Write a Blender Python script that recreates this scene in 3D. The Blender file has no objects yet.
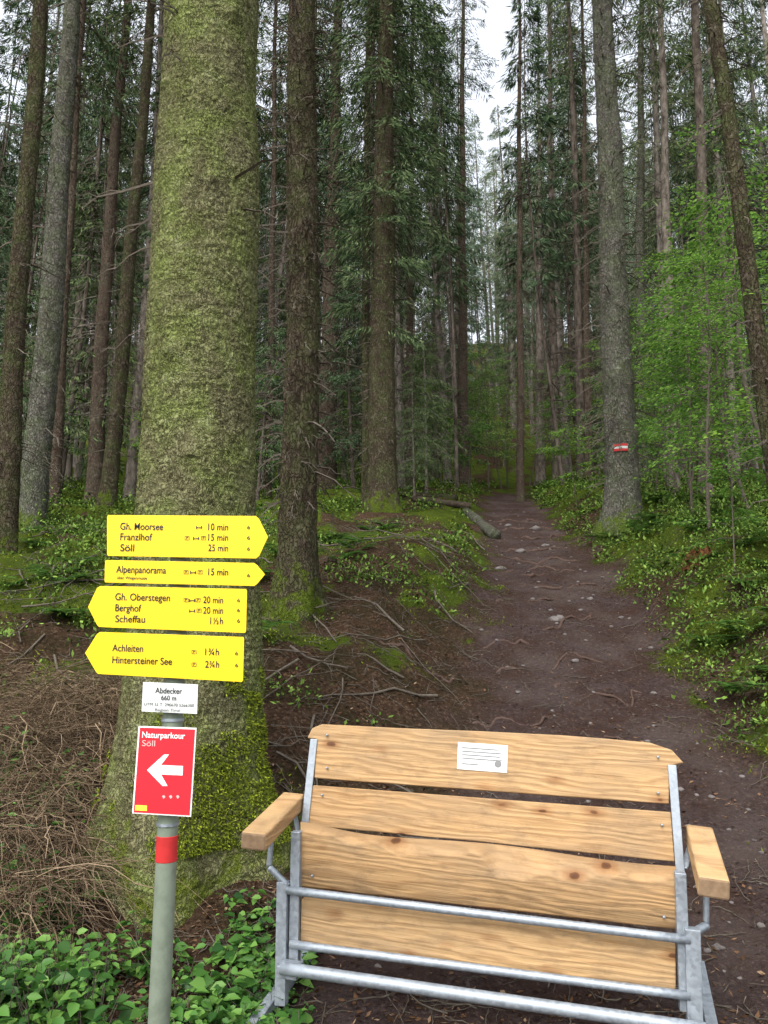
import bpy, bmesh, math, random
import numpy as np
from mathutils import Vector, Matrix
random.seed(7); rng=np.random.default_rng(11)
sc=bpy.context.scene
F=770.0; PITCH=math.radians(11); CH=1.6
cp,sp=math.cos(PITCH),math.sin(PITCH)
# ------------------------------------------------------------ survey helpers
def ray(u,v):
    rx=(u-384)/F; up=(512-v)/F
    return Vector((rx,cp-up*sp,sp+up*cp))
def pt(u,v,D):
    r=ray(u,v); return Vector((0,0,CH))+r*(D/r.y)
def x_at(u,D,z):
    a=math.atan2(z-CH,D)-PITCH; up=math.tan(a)
    return D*((u-384)/F)/(cp-up*sp)
# ------------------------------------------------------------ noise
TAB=rng.random((256,256))*2-1
def vn(x,y):
    x=np.asarray(x,float); y=np.asarray(y,float)
    xi=np.floor(x).astype(int); yi=np.floor(y).astype(int); fx=x-xi; fy=y-yi
    sx=fx*fx*(3-2*fx); sy=fy*fy*(3-2*fy)
    a=TAB[xi&255,yi&255]; b=TAB[(xi+1)&255,yi&255]; c=TAB[xi&255,(yi+1)&255]; d=TAB[(xi+1)&255,(yi+1)&255]
    return (a*(1-sx)+b*sx)*(1-sy)+(c*(1-sx)+d*sx)*sy
def fbm(x,y,o=4):
    s=0; a=1; t=0
    for i in range(o):
        s=s+a*vn(x*2**i+17.3*i,y*2**i+5.1*i); t+=a; a*=.5
    return s/t
def sm(a,b,x):
    t=np.clip((x-a)/(b-a),0,1); return t*t*(3-2*t)
_py=np.arange(-20,260,.1)
_pz=np.interp(_py,[-20,3.4,4.2,5.3,7.5,10.5,15,26,30,40,60,80,110,150,260],[0,0,.06,.38,1.2,2.4,3.75,7.1,8.2,10.8,19.5,30,46,66,90])
k=np.hanning(15); k/=k.sum(); _pz=np.convolve(np.pad(_pz,7,mode='edge'),k,'valid')
def prof(y): return np.interp(y,_py,_pz)
def tcen(y): return np.interp(y,[0,4,5.3,7.5,10.5,15,22,26,32,60],[1.2,1.35,1.55,1.85,2.4,3.0,3.75,4.3,5.6,12.5])
def thw(y): return np.interp(y,[0,4,5.5,7.5,10.5,15,26,60],[2.4,2.0,1.4,1.12,1.0,.9,.78,.6])
def H(x,y,fine=True):
    x=np.asarray(x,float); y=np.asarray(y,float)
    dx=x-tcen(y); w=thw(y)
    z=prof(y)
    z=z+np.interp(y,[4,6,8.5,12,20,30],[0,.25,.55,.5,.35,.2])*sm(0,1.3,-dx-w)
    z=z+np.interp(y,[3,6,10,15,30],[.1,.4,.75,.8,.4])*sm(0,1.6,dx-w)
    off=sm(-.3,.5,np.abs(dx)-w)
    far=sm(3.5,7,y)
    z=z+off*far*((.24+.16*sm(2.8,4.5,-dx))*fbm(x*.7,y*.7,3)+.14*np.abs(fbm(x*1.7+4,y*1.7,2)))+ .05*fbm(x*1.9+9,y*1.9,3)
    z=z-(1-off)*.05*far
    if fine: z=z+ .055*fbm(x*5,y*5,4)*(.7+.3*off)+.010*vn(x*30,y*30)
    return z
def masks(x,y):
    dx=x-tcen(y); w=thw(y)
    e=np.abs(dx)-w+ .45*fbm(x*1.3,y*1.3,3)+.25*fbm(x*5,y*5,2)
    trail=(1-sm(-.3,.4,e))*(1-sm(28,33,y))
    n=fbm(x*.9+40,y*.9,4)+.35*fbm(x*3.3,y*3.3+8,3)
    bias=np.where(dx>0, .45, np.interp(y,[4,7,11,14,20],[-.75,-.4,-.05,.1,.2]))
    bias=bias+.8*sm(3.3,4.6,-dx)*sm(5.5,7,y)+np.where((dx<0)&(dx>-w-1.0)&(y>9.5),.35,0)
    moss=(1-trail)*sm(-.15,.35,n+bias*.6)
    moss=moss*np.where(y<5,.25,1)
    return trail,moss
# ------------------------------------------------------------ mesh helpers
def np_mesh(name,V,Q,mi=None):
    me=bpy.data.meshes.new(name)
    V=np.ascontiguousarray(V,dtype=np.float32); Q=np.ascontiguousarray(Q,dtype=np.int32); k=Q.shape[1]
    me.vertices.add(len(V)); me.vertices.foreach_set('co',V.ravel())
    me.loops.add(Q.size); me.loops.foreach_set('vertex_index',Q.ravel())
    me.polygons.add(len(Q)); me.polygons.foreach_set('loop_start',np.arange(0,Q.size,k,dtype=np.int32))
    if mi is not None: me.polygons.foreach_set('material_index',np.ascontiguousarray(mi,dtype=np.int32))
    me.update(calc_edges=True); return me
class B:
    def __init__(s): s.V=[];s.Q=[];s.M=[];s.n=0
    def add(s,V,Q,m=0):
        V=np.asarray(V).reshape(-1,3); s.V.append(V); s.Q.append(np.asarray(Q)+s.n); s.M.append(np.full(len(Q),m)); s.n+=len(V)
    def mesh(s,name): return np_mesh(name,np.concatenate(s.V),np.concatenate(s.Q),np.concatenate(s.M))
def nrm(a): return a/np.maximum(np.linalg.norm(a,axis=-1,keepdims=True),1e-9)
def tubes(P,R,seg=6):
    P=np.asarray(P,float); R=np.asarray(R,float)
    if P.ndim==2: P=P[None]; R=R[None]
    N,K,_=P.shape
    T=nrm(np.gradient(P,axis=1)); d=nrm(P[:,-1]-P[:,0])
    ref=np.where(np.abs(d[:,2:3])>.8,np.array([[1.,0,0]]),np.array([[0,0,1.]]))[:,None,:]
    A=nrm(np.cross(T,np.broadcast_to(ref,T.shape))); Bv=np.cross(T,A)
    th=np.linspace(0,2*np.pi,seg,endpoint=False)
    V=P[:,:,None,:]+R[:,:,None,None]*(np.cos(th)[None,None,:,None]*A[:,:,None,:]+np.sin(th)[None,None,:,None]*Bv[:,:,None,:])
    i=np.arange(N)[:,None,None]*K*seg; kk=np.arange(K-1)[None,:,None]*seg; j=np.arange(seg)[None,None,:]; j2=(j+1)%seg
    q=np.stack([i+kk+j,i+kk+j2,i+kk+seg+j2,i+kk+seg+j],-1).reshape(-1,4)
    return V.reshape(-1,3),q
def leaves(P,d,s,L,W):
    L=L[:,None];W=W[:,None]
    V=np.stack([P,P+d*L*.45+s*W*.5,P+d*L,P+d*L*.45-s*W*.5],1).reshape(-1,3)
    return V,np.arange(len(P)*4).reshape(-1,4)
def leaves6(P,d,s,L,W,fold=.25):
    L=L[:,None];W=W[:,None]; n=nrm(np.cross(d,s)); n=np.where(n[:,2:3]<0,-n,n)
    V=np.stack([P,P+d*L*.25+s*W*.42+n*W*fold,P+d*L*.6+s*W*.45+n*W*fold,P+d*L-n*L*.12,P+d*L*.6-s*W*.45+n*W*fold,P+d*L*.25-s*W*.42+n*W*fold],1).reshape(-1,3)
    b=np.arange(len(P))[:,None]*6
    q=np.concatenate([b+np.array([[0,1,2,3]]),b+np.array([[0,3,4,5]])],0)
    return V,q
def rdir(n,zs=1.0):
    a=rng.normal(size=(n,3)); a[:,2]*=zs; return nrm(a)
def obj(name,me,mats=(),parent=None,loc=None,smooth=False):
    for m in mats: me.materials.append(m)
    o=bpy.data.objects.new(name,me); sc.collection.objects.link(o)
    if parent: o.parent=parent
    if loc is not None: o.location=loc
    if smooth: me.polygons.foreach_set('use_smooth',np.ones(len(me.polygons),dtype=bool))
    return o
def empty(name,mat=None):
    o=bpy.data.objects.new(name,None); sc.collection.objects.link(o)
    if mat is not None: o.matrix_world=mat
    return o
# ------------------------------------------------------------ materials
class NT:
    def __init__(s,name):
        s.m=bpy.data.materials.new(name); s.m.use_nodes=True; s.t=s.m.node_tree; s.t.nodes.clear()
        s.out=s.t.nodes.new('ShaderNodeOutputMaterial')
    def n(s,ty,ins={},**pr):
        nd=s.t.nodes.new(ty)
        for a,b in pr.items(): setattr(nd,a,b)
        for a,b in ins.items():
            if isinstance(b,bpy.types.NodeSocket): s.t.links.new(b,nd.inputs[a])
            else: nd.inputs[a].default_value=b
        return nd
    def obj(s): return s.n('ShaderNodeTexCoord').outputs['Object']
    def map(s,vec,scale=(1,1,1),loc=(0,0,0)): return s.n('ShaderNodeMapping',{'Vector':vec,'Scale':scale,'Location':loc}).outputs[0]
    def noise(s,vec,scale,det=4,rough=.55,dist=0): return s.n('ShaderNodeTexNoise',{'Vector':vec,'Scale':scale,'Detail':det,'Roughness':rough,'Distortion':dist}).outputs[0]
    def ramp(s,fac,stops):
        r=s.n('ShaderNodeValToRGB',{'Fac':fac}); e=r.color_ramp.elements
        while len(e)<len(stops): e.new(.5)
        for i,(p,c) in enumerate(stops):
            e[i].position=p; e[i].color=(c[0],c[1],c[2],1) if hasattr(c,'__len__') else (c,c,c,1)
        return r.outputs[0]
    def mix(s,f,a,b,bt='MIX'):
        nd=s.n('ShaderNodeMix',data_type='RGBA',blend_type=bt)
        for i,v in ((0,f),(6,a),(7,b)):
            if isinstance(v,bpy.types.NodeSocket): s.t.links.new(v,nd.inputs[i])
            else: nd.inputs[i].default_value=v if i==0 else (v[0],v[1],v[2],1)
        return nd.outputs[2]
    def math(s,op,a,b=0.0):
        nd=s.n('ShaderNodeMath',operation=op)
        for i,v in ((0,a),(1,b)):
            if isinstance(v,bpy.types.NodeSocket): s.t.links.new(v,nd.inputs[i])
            else: nd.inputs[i].default_value=v
        return nd.outputs[0]
    def bump(s,h,st=.5,dist=.02): return s.n('ShaderNodeBump',{'Height':h,'Strength':st,'Distance':dist}).outputs[0]
    def pbr(s,col,rough=.8,metal=0,normal=None,spec=.3):
        ins={'Roughness':rough,'Metallic':metal,'Specular IOR Level':spec}
        ins['Base Color']=col if isinstance(col,bpy.types.NodeSocket) else (col[0],col[1],col[2],1)
        if normal is not None: ins['Normal']=normal
        p=s.n('ShaderNodeBsdfPrincipled',ins); s.t.links.new(p.outputs[0],s.out.inputs[0]); return s.m
    def dif(s,col,normal=None):
        ins={'Color':col}
        if normal is not None: ins['Normal']=normal
        p=s.n('ShaderNodeBsdfDiffuse',ins); s.t.links.new(p.outputs[0],s.out.inputs[0]); return s.m
def bark(name,c1,c2,c3,moss=.1,mosscol=(.09,.13,.02),vs=16,mosstop=.9,plate=.6,zs=.45,bd=.022,lichen=.5,pb=.6,wd=.16,wet=0.):
    t=NT(name); o=t.obj(); info=t.n('ShaderNodeObjectInfo')
    loc=t.n('ShaderNodeVectorMath',{0:o,1:info.outputs['Location']},operation='ADD').outputs[0]
    m=t.map(loc,(1,1,zs))
    w=t.n('ShaderNodeVectorMath',{0:m,1:t.n('ShaderNodeVectorMath',{0:t.n('ShaderNodeTexNoise',{'Vector':m,'Scale':14.0,'Detail':4}).outputs[1],'Scale':wd},operation='SCALE').outputs[0]},operation='ADD').outputs[0]
    v=t.n('ShaderNodeTexVoronoi',{'Vector':w,'Scale':vs},feature='DISTANCE_TO_EDGE').outputs[0]
    plates=t.ramp(v,[(0,0.),(.16,1.)])
    n1=t.noise(loc,3.2,4,.65); n2=t.noise(m,38,4,.7)
    col=t.mix(t.ramp(n2,[(.3,0.),(.7,1.)]),c1,c2)
    col=t.mix(t.ramp(n1,[(.42,0.),(.62,1.)]),col,c3)
    lm=t.ramp(t.noise(t.map(loc,(1,1,1.6)),9,4,.7),[(.56,0.),(.64,lichen)])
    col=t.mix(lm,col,(c2[0]*1.35+.02,c2[1]*1.4+.03,c2[2]*1.35+.02))
    crackmask=t.ramp(t.noise(loc,6,3,.6),[(.35,.25),(.6,1.)])
    col=t.mix(t.math('MULTIPLY',t.math('MULTIPLY',t.math('SUBTRACT',1.0,plates),plate),crackmask),col,(c1[0]*.3,c1[1]*.3,c1[2]*.3))
    if wet:
        dk=t.ramp(t.noise(t.map(loc,(2.2,2.2,.5)),2.2,4,.65),[(.48,0.),(.66,wet)]); col=t.mix(dk,col,(c1[0]*.75,c1[1]*.68,c1[2]*.7))
    z=t.n('ShaderNodeSeparateXYZ',{0:o}).outputs[2]
    hz=t.n('ShaderNodeMapRange',{'Value':z,'From Min':0.0,'From Max':mosstop,'To Min':.26,'To Max':-.14}).outputs[0]
    mk=t.ramp(t.math('ADD',t.math('ADD',t.noise(loc,4.5,5,.7),hz),moss-.2),[(.50,0.),(.62,.9)])
    col=t.mix(mk,col,t.mix(t.noise(loc,30,2),(mosscol[0]*.35,mosscol[1]*.35,mosscol[2]*.35),(mosscol[0]*1.4,mosscol[1]*1.4,mosscol[2]*1.4)))
    hh=t.math('ADD',t.math('MULTIPLY',plates,pb),t.math('MULTIPLY',n2,1.1))
    return t.dif(col,t.bump(hh,1.0,bd))
M_big=bark('bark_big',(.088,.083,.042),(.235,.230,.120),(.175,.205,.068),-.03,(.12,.155,.02),30,.7,.7,.7,.026,.45,.4,.22,.35)
M_dark=bark('bark_dark',(.034,.026,.018),(.105,.085,.060),(.072,.078,.036),.07,(.085,.12,.015),20,1.2,.6,.45,.035,.6,wet=.35)
M_red=bark('bark_red',(.06,.043,.033),(.155,.115,.088),(.105,.092,.065),.0,(.06,.09,.02),20,.7,.6,.45,.035,wet=.35)
M_grey=bark('bark_grey',(.06,.056,.045),(.18,.172,.145),(.11,.122,.075),.08,(.09,.13,.02),20,.8,.7,.5,.035,.6,wet=.3)
t=NT('bark_far'); o=t.obj(); n_=t.noise(t.map(o,(1,1,.4)),7,4,.7); rr_=t.n('ShaderNodeObjectInfo').outputs['Random']
M_far=t.dif(t.mix(1.0,t.mix(t.ramp(n_,[(.35,0.),(.65,1.)]),(.055,.048,.040),(.20,.178,.155)),t.ramp(rr_,[(0,(.5,.46,.44)),(.5,(.9,.85,.80)),(1,(1.3,1.3,1.3))]),'MULTIPLY'))
def leafmat(name,stops,trans=.35,objcol=False,rough=.6,simple=False):
    t=NT(name); g=t.n('ShaderNodeNewGeometry').outputs['Random Per Island']
    col=t.ramp(g,stops)
    info=t.n('ShaderNodeObjectInfo')
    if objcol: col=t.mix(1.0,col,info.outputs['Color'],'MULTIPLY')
    r=t.ramp(info.outputs['Random'],[(0,(.72,.8,.85)),(1,(1.25,1.15,1.0))]); col=t.mix(1.0,col,r,'MULTIPLY')
    if simple: return t.dif(col)
    if rough<.6: d=t.n('ShaderNodeBsdfPrincipled',{'Base Color':col,'Roughness':rough,'Specular IOR Level':.25})
    else: d=t.n('ShaderNodeBsdfDiffuse',{'Color':col})
    tr=t.n('ShaderNodeBsdfTranslucent',{'Color':col})
    mx=t.n('ShaderNodeMixShader',{0:trans,1:d.outputs[0],2:tr.outputs[0]})
    t.t.links.new(mx.outputs[0],t.out.inputs[0]); return t.m
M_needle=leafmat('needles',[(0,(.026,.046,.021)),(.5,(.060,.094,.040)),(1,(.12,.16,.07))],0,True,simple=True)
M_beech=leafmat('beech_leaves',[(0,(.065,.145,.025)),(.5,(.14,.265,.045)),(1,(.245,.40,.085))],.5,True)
M_under=leafmat('undergrowth_leaves',[(0,(.022,.044,.010)),(.5,(.066,.12,.025)),(1,(.15,.24,.055))],0,simple=True)
M_plant=leafmat('plant_leaves',[(0,(.02,.07,.013)),(.5,(.07,.175,.03)),(1,(.16,.30,.06))],.3,rough=.45)
M_fern=leafmat('fern_leaves',[(0,(.05,.11,.02)),(1,(.12,.22,.045))],.35)
M_moss=leafmat('moss_tufts',[(0,(.03,.046,.008)),(.5,(.10,.14,.016)),(1,(.21,.26,.03))],0,simple=True)
M_dry=leafmat('dry_stalks',[(0,(.04,.028,.02)),(.5,(.11,.078,.052)),(1,(.28,.21,.145))],0,simple=True)
M_litter=leafmat('litter',[(0,(.02,.012,.008)),(.5,(.085,.045,.025)),(.85,(.15,.085,.05)),(1,(.26,.18,.12))],0,simple=True)
t=NT('twig_bark'); M_twig=t.dif(t.mix(t.noise(t.obj(),25,2),(.035,.028,.02),(.15,.13,.105)))
t=NT('root_bark'); M_root=t.dif(t.mix(t.noise(t.obj(),30,4),(.03,.019,.016),(.11,.075,.06)),t.bump(t.noise(t.obj(),60,4),.6,.01))
# ground
t=NT('forest_floor'); o=t.obj()
tr=t.n('ShaderNodeAttribute',attribute_name='trail').outputs['Fac']; mo=t.n('ShaderNodeAttribute',attribute_name='moss').outputs['Fac']
nA=t.noise(o,2.2,4,.6); nB=t.noise(o,26,5,.7); nC=t.noise(o,110,3,.7)
vo=t.n('ShaderNodeTexVoronoi',{'Vector':o,'Scale':55.0}).outputs['Color']; vf=t.n('ShaderNodeSeparateColor',{0:vo}).outputs[0]
lit=t.mix(t.ramp(nB,[(.3,0.),(.7,1.)]),(.024,.015,.010),(.088,.055,.036))
lit=t.mix(t.ramp(vf,[(.75,0.),(1,.8)]),lit,(.15,.098,.064))
lit=t.mix(t.ramp(nA,[(.42,0.),(.62,.65)]),lit,(.026,.026,.012))
trc=t.mix(t.ramp(nB,[(.3,0.),(.72,1.)]),(.028,.020,.019),(.095,.068,.062))
trc=t.mix(t.ramp(nA,[(.4,0.),(.65,.75)]),trc,(.052,.030,.022))
trc=t.mix(t.ramp(t.noise(o,.9,4,.6),[(.48,0.),(.66,.6)]),trc,(.10,.078,.070))
trc=t.mix(t.ramp(vf,[(.88,0.),(1,.5)]),trc,(.15,.11,.095))
mc=t.mix(t.ramp(nC,[(.3,0.),(.7,1.)]),(.022,.034,.007),(.11,.15,.018))
mc=t.mix(t.ramp(nA,[(.4,0.),(.6,.6)]),mc,(.035,.050,.013))
col=t.mix(tr,lit,trc)
mm=t.ramp(t.math('ADD',mo,t.math('MULTIPLY',t.math('SUBTRACT',nB,.5),2.4)),[(.45,0.),(.75,1.)])
col=t.mix(mm,col,mc)
hh=t.math('ADD',t.math('MULTIPLY',nB,.7),t.math('MULTIPLY',nC,.4))
M_ground=t.dif(col,t.bump(hh,1.0,.07))
# wood
t=NT('larch_boards'); o=t.obj()
wn=t.noise(t.map(o,(1.3,1,7)),1.0,3); g=t.math('SINE',t.math('ADD',t.math('MULTIPLY',t.n('ShaderNodeSeparateXYZ',{0:o}).outputs[2],190.0),t.math('MULTIPLY',wn,34.0)))
fine=t.noise(t.map(o,(3,60,110)),1.0,4,.6)
kn=t.n('ShaderNodeTexVoronoi',{'Vector':t.n('ShaderNodeVectorMath',{0:t.map(o,(3.6,.01,8.5)),1:t.n('ShaderNodeVectorMath',{0:t.n('ShaderNodeTexNoise',{'Vector':o,'Scale':14.0}).outputs[1],'Scale':.12},operation='SCALE').outputs[0]},operation='ADD').outputs[0],'Scale':1.0}).outputs[0]
info=t.n('ShaderNodeObjectInfo').outputs['Random']
col=t.mix(t.ramp(g,[(.0,0.),(1,1.)]),(.41,.265,.125),(.29,.172,.075))
col=t.mix(t.ramp(fine,[(.35,0.),(.65,.5)]),col,(.47,.33,.175))
col=t.mix(t.ramp(t.noise(t.map(o,(1.6,1,5)),1.4,5,.65),[(.42,0.),(.68,.75)]),col,(.27,.195,.115))
col=t.mix(t.ramp(t.noise(t.map(o,(6,1,14),(3,1,2)),1.4,6,.7),[(.5,0.),(.72,.6)]),col,(.17,.118,.07))
col=t.mix(t.ramp(kn,[(.06,.8),(.15,.4),(.26,0.)]),col,(.20,.085,.03))
col=t.mix(t.ramp(kn,[(.0,.95),(.075,.7),(.095,0.)]),col,(.07,.03,.014))
col=t.mix(1.0,col,t.ramp(info,[(0,(.84,.78,.74)),(1,(1.04,1.04,1.04))]),'MULTIPLY')
M_wood=t.pbr(col,.75,0,t.bump(t.math('ADD',fine,t.math('MULTIPLY',g,.25)),.5,.008),.2)
t=NT('end_grain'); o=t.obj(); M_end=t.pbr(t.mix(t.noise(t.map(o,(40,40,40)),1.0,4),(.12,.07,.04),(.32,.22,.13)),.8)
t=NT('galvanised_steel'); o=t.obj(); sn=t.n('ShaderNodeSeparateColor',{0:t.n('ShaderNodeTexVoronoi',{'Vector':o,'Scale':70.0}).outputs['Color']}).outputs[0]
M_galv=t.pbr(t.mix(t.math('ADD',t.math('MULTIPLY',sn,.35),t.math('MULTIPLY',t.noise(o,9,6,.7),.65)),(.16,.185,.21),(.40,.44,.48)),t.ramp(sn,[(0,.45),(1,.65)]),.6,None,.4)
def paint(name,c,dirt=.15,rough=.45,ds=9):
    t=NT(name); o=t.obj(); n=t.noise(o,ds,6,.65)
    return t.pbr(t.mix(t.ramp(n,[(.45,0.),(.8,dirt)]),c,(c[0]*.45,c[1]*.45,c[2]*.4)),rough,0,None,.35)
M_yel=paint('yellow_sheet',(.82,.565,.004),.25); M_white=paint('white_plate',(.58,.60,.58),.3); M_redp=paint('red_print',(.60,.012,.024),.15,.55)
M_black=paint('black_print',(.008,.008,.01),0); M_wp=paint('white_print',(.72,.72,.70),.1)
M_pole=paint('post_steel',(.15,.18,.135),.8,.65,14); M_lime=paint('lime_print',(.50,.60,.05),0); M_pink=paint('pink_print',(.75,.38,.36),0)
M_band=paint('band_tape',(.42,.018,.018),.5,.8,20); M_gp=paint('grey_print',(.16,.16,.16),0)
M_mr=paint('marker_red',(.42,.03,.03),.7,.8,25); M_mw=paint('marker_white',(.5,.5,.48),.6,.8,25)
t=NT('stone'); M_stone=t.dif(t.mix(t.noise(t.obj(),9,5),(.05,.042,.038),(.20,.18,.17)),t.bump(t.noise(t.obj(),30,4),.8,.02))
t=NT('rotten_wood'); M_rot=t.dif(t.mix(t.noise(t.map(t.obj(),(5,5,9)),3,6,.7),(.025,.013,.009),(.16,.07,.03)),t.bump(t.noise(t.map(t.obj(),(20,20,5)),1,5),1.,.04))
# ------------------------------------------------------------ ground
ys=np.concatenate([np.arange(-30,3,1.5),np.arange(3,12,.04),np.arange(12,30,.12),np.arange(30,75,.75),np.arange(75,250,5)])
s=np.linspace(-1,1,460)
sx=np.sign(s)*np.where(np.abs(s)<.9,np.abs(s)/.9,1+((np.abs(s)-.9)/.1)**2*9)
Yg,Sg=np.meshgrid(ys,sx,indexing='ij'); Xg=Sg*(4.2+.62*np.maximum(Yg,0)); 
Zg=H(Xg,Yg)
V=np.stack([Xg,Yg,Zg],-1).reshape(-1,3); R_,C_=Xg.shape
i=(np.arange(R_-1)[:,None]*C_+np.arange(C_-1)[None,:]).ravel()
Q=np.stack([i,i+1,i+C_+1,i+C_],-1)
me=np_mesh('ground',V,Q)
tm,mm_=masks(V[:,0],V[:,1])
for nm,a in (('trail',tm),('moss',mm_)):
    at=me.attributes.new(nm,'FLOAT','POINT'); at.data.foreach_set('value',a.astype(np.float32))
obj('ground',me,[M_ground],smooth=True)
# ------------------------------------------------------------ conifers
def dead_twigs(b,h0,h1,n,r_at,ax,m,lmin=.3,lmax=1.2,th=.008):
    h=rng.uniform(h0,h1,n); a=rng.uniform(0,2*np.pi,n); L=rng.uniform(lmin,lmax,n)*rng.uniform(.5,1,n); dr=rng.uniform(-.5,.15,n)
    K=5; tt=np.linspace(0,1,K)
    out=np.stack([np.cos(a),np.sin(a),0*a],-1)
    base=ax(h)
    P=base[:,None,:]+out[:,None,:]*(r_at(h)[:,None,None]*.8+L[:,None,None]*tt[None,:,None])
    P[:,:,2]+=L[:,None]*(dr[:,None]*tt-.25*tt**2); P[:,1:-1]+=rng.normal(size=(n,K-2,3))*.03*L[:,None,None]
    R=th*(1-.7*tt)[None]*rng.uniform(.6,1.3,n)[:,None]*(0.6+.6*L[:,None])
    b.add(*tubes(P,R,3),m)
    k2=4; idx=np.repeat(np.arange(n),k2); ti=rng.integers(1,K,len(idx)); s0=P[idx,ti]
    d=nrm(out[idx]*.6+rdir(len(idx),.6)); l2=L[idx]*rng.uniform(.15,.45,len(idx))
    P2=np.stack([s0,s0+d*l2[:,None]*.5,s0+d*l2[:,None]+np.array([0,0,-.05])],1)
    b.add(*tubes(P2,np.tile([th*.5,th*.35,th*.15],(len(idx),1)),3),m)
def crown(b,h0,Ht,maxlen,nb,nq,ax,m,ql=(.16,.36),qw=(.035,.075),low=.35):
    u=rng.random(nb)**.85; h=h0+(Ht-h0)*u; a=rng.uniform(0,2*np.pi,nb)
    L=(maxlen*(1-u)**.65*(low+(1-low)*np.clip(u*4,0,1))*rng.uniform(.6,1.15,nb))+.25
    out=np.stack([np.cos(a),np.sin(a),0*a],-1); side=np.stack([-np.sin(a),np.cos(a),0*a],-1)
    base=ax(h); up=rng.uniform(-.15,.25,nb); dr=rng.uniform(.35,.7,nb)
    def cur(i,tt): 
        p=base[i]+out[i]*(L[i]*tt)[:,None]; p[:,2]+=L[i]*(up[i]*tt-dr[i]*tt**2+.12*tt**4); return p
    K=5; 
    P=np.stack([cur(np.arange(nb),np.full(nb,x)) for x in np.linspace(0,1,K)],1)
    b.add(*tubes(P,(.006+.008*L)[:,None]*np.linspace(1,.2,K)[None],3),0)
    n=nb*nq; i=np.repeat(np.arange(nb),nq)
    keep=rng.random(n)<(.35+.65*L[i]/maxlen); i=i[keep]; n=len(i)
    tt=rng.random(n)**.7; tt=.12+.88*tt
    sg=rng.choice([-1,1],n); w=(.30*L[i]*(1.08-tt)+.06)*rng.random(n)**.8
    tq=np.round(tt*12)/12+rng.normal(size=n)*.006
    p=cur(i,tq)+side[i]*(sg*w)[:,None]+out[i]*(w*.5)[:,None]
    p[:,2]-=w*rng.uniform(.35,.75,n)+rng.random(n)**2*.09
    d=nrm(out[i]*.5+side[i]*(sg*rng.uniform(.2,.9,n))[:,None]+np.array([0,0,-1])*rng.uniform(.2,1.3,n)[:,None]+rng.normal(size=(n,3))*.12)
    s_=nrm(np.cross(d,rdir(n)))
    b.add(*leaves(p,d,s_,rng.uniform(*ql,n),rng.uniform(*qw,n)),m)
def conifer_template(name,Ht,h0,maxlen,nb,nq,r0,nd=80,ql=(.18,.40),qw=(.022,.048),wb=.15):
    b=B(); wob=rng.uniform(-1,1,4)
    def ax(h): 
        h=np.asarray(h,float); return np.stack([wb*np.sin(h*.18+wob[0]*3),wb*np.sin(h*.15+wob[1]*3),h],-1)
    def ra(h): return r0*(1-np.asarray(h)/Ht*.9)+.25*r0*np.exp(-np.asarray(h)/.4)
    hs=np.concatenate([np.linspace(-.5,1,5),np.linspace(2,Ht,22)])
    b.add(*tubes(ax(hs),ra(np.maximum(hs,0)),9),0)
    dead_twigs(b,1.5,h0+5,nd,ra,ax,0,.5,1.8,.015)
    crown(b,h0,Ht,maxlen,nb,nq,ax,1,ql,qw)
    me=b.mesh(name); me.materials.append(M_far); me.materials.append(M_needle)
    sm_=np.array(np.concatenate(b.M)==0); me.polygons.foreach_set('use_smooth',sm_)
    return me
T=[conifer_template('spruce_mesh_a',30,9,2.4,125,80,.22),
   conifer_template('spruce_mesh_b',27,6,2.1,125,80,.17),
   conifer_template('spruce_mesh_c',32,13,2.5,110,85,.27),
   conifer_template('spruce_mesh_d',24,11,1.5,85,75,.10,110,wb=.3),
   conifer_template('spruce_mesh_e',19,7,1.3,75,75,.07,90,wb=.35)]
TY=[conifer_template('young_spruce_mesh',6,.6,1.7,85,90,.06,4,(.10,.22),(.015,.035)),
    conifer_template('young_spruce_mesh_b',9,1.2,1.9,100,90,.08,6,(.12,.26),(.018,.038))]
forest=empty('distant_forest')
def place(me,x,y,nm='forest_tree',sc_=1.0,par=forest,tone=None):
    o=bpy.data.objects.new(nm,me); sc.collection.objects.link(o); o.parent=par
    o.location=(x,y,float(H(x,y))-.05); o.rotation_euler=(random.gauss(0,.016),random.gauss(0,.016),random.uniform(0,6.28))
    s_=sc_*random.uniform(.8,1.18); q_=random.uniform(.8,1.25) if sc_==1.0 else 1; o.scale=(s_*q_,s_*q_,s_)
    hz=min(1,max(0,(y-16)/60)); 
    c=(1+1.1*hz,1+.9*hz,1+1.9*hz) if tone is None else tone  # needles paler and bluer with distance: haze put into the colour
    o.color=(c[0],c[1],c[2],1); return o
pts=[]
def ok(x,y,dm):
    for a,b_ in pts:
        if (a-x)**2+(b_-y)**2<dm*dm: return False
    return True
tries=0; cnt=0
while cnt<410 and tries<15000:
    tries+=1
    y=21+ (random.random()**.9)*98; x=random.uniform(-1,1)*(.58*y+3)
    tc=float(tcen(y)); gap=abs(x-tc)
    if y<32 and gap<1.5: continue
    az=x/y
    if .11<az<.205 and random.random()<.82 and y<52: continue
    dm=1.2 if y<45 else 2.0
    if not ok(x,y,dm): continue
    pts.append((x,y)); cnt+=1
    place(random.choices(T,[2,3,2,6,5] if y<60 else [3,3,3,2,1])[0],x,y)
for kx in range(90):
    y=random.uniform(20,95); x=random.uniform(-1,1)*(.6*y)
    if abs(x-float(tcen(y)))<2.5 and y<32: continue
    place(random.choice(TY),x,y,'young_spruce',random.uniform(.5,1.1))
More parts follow.
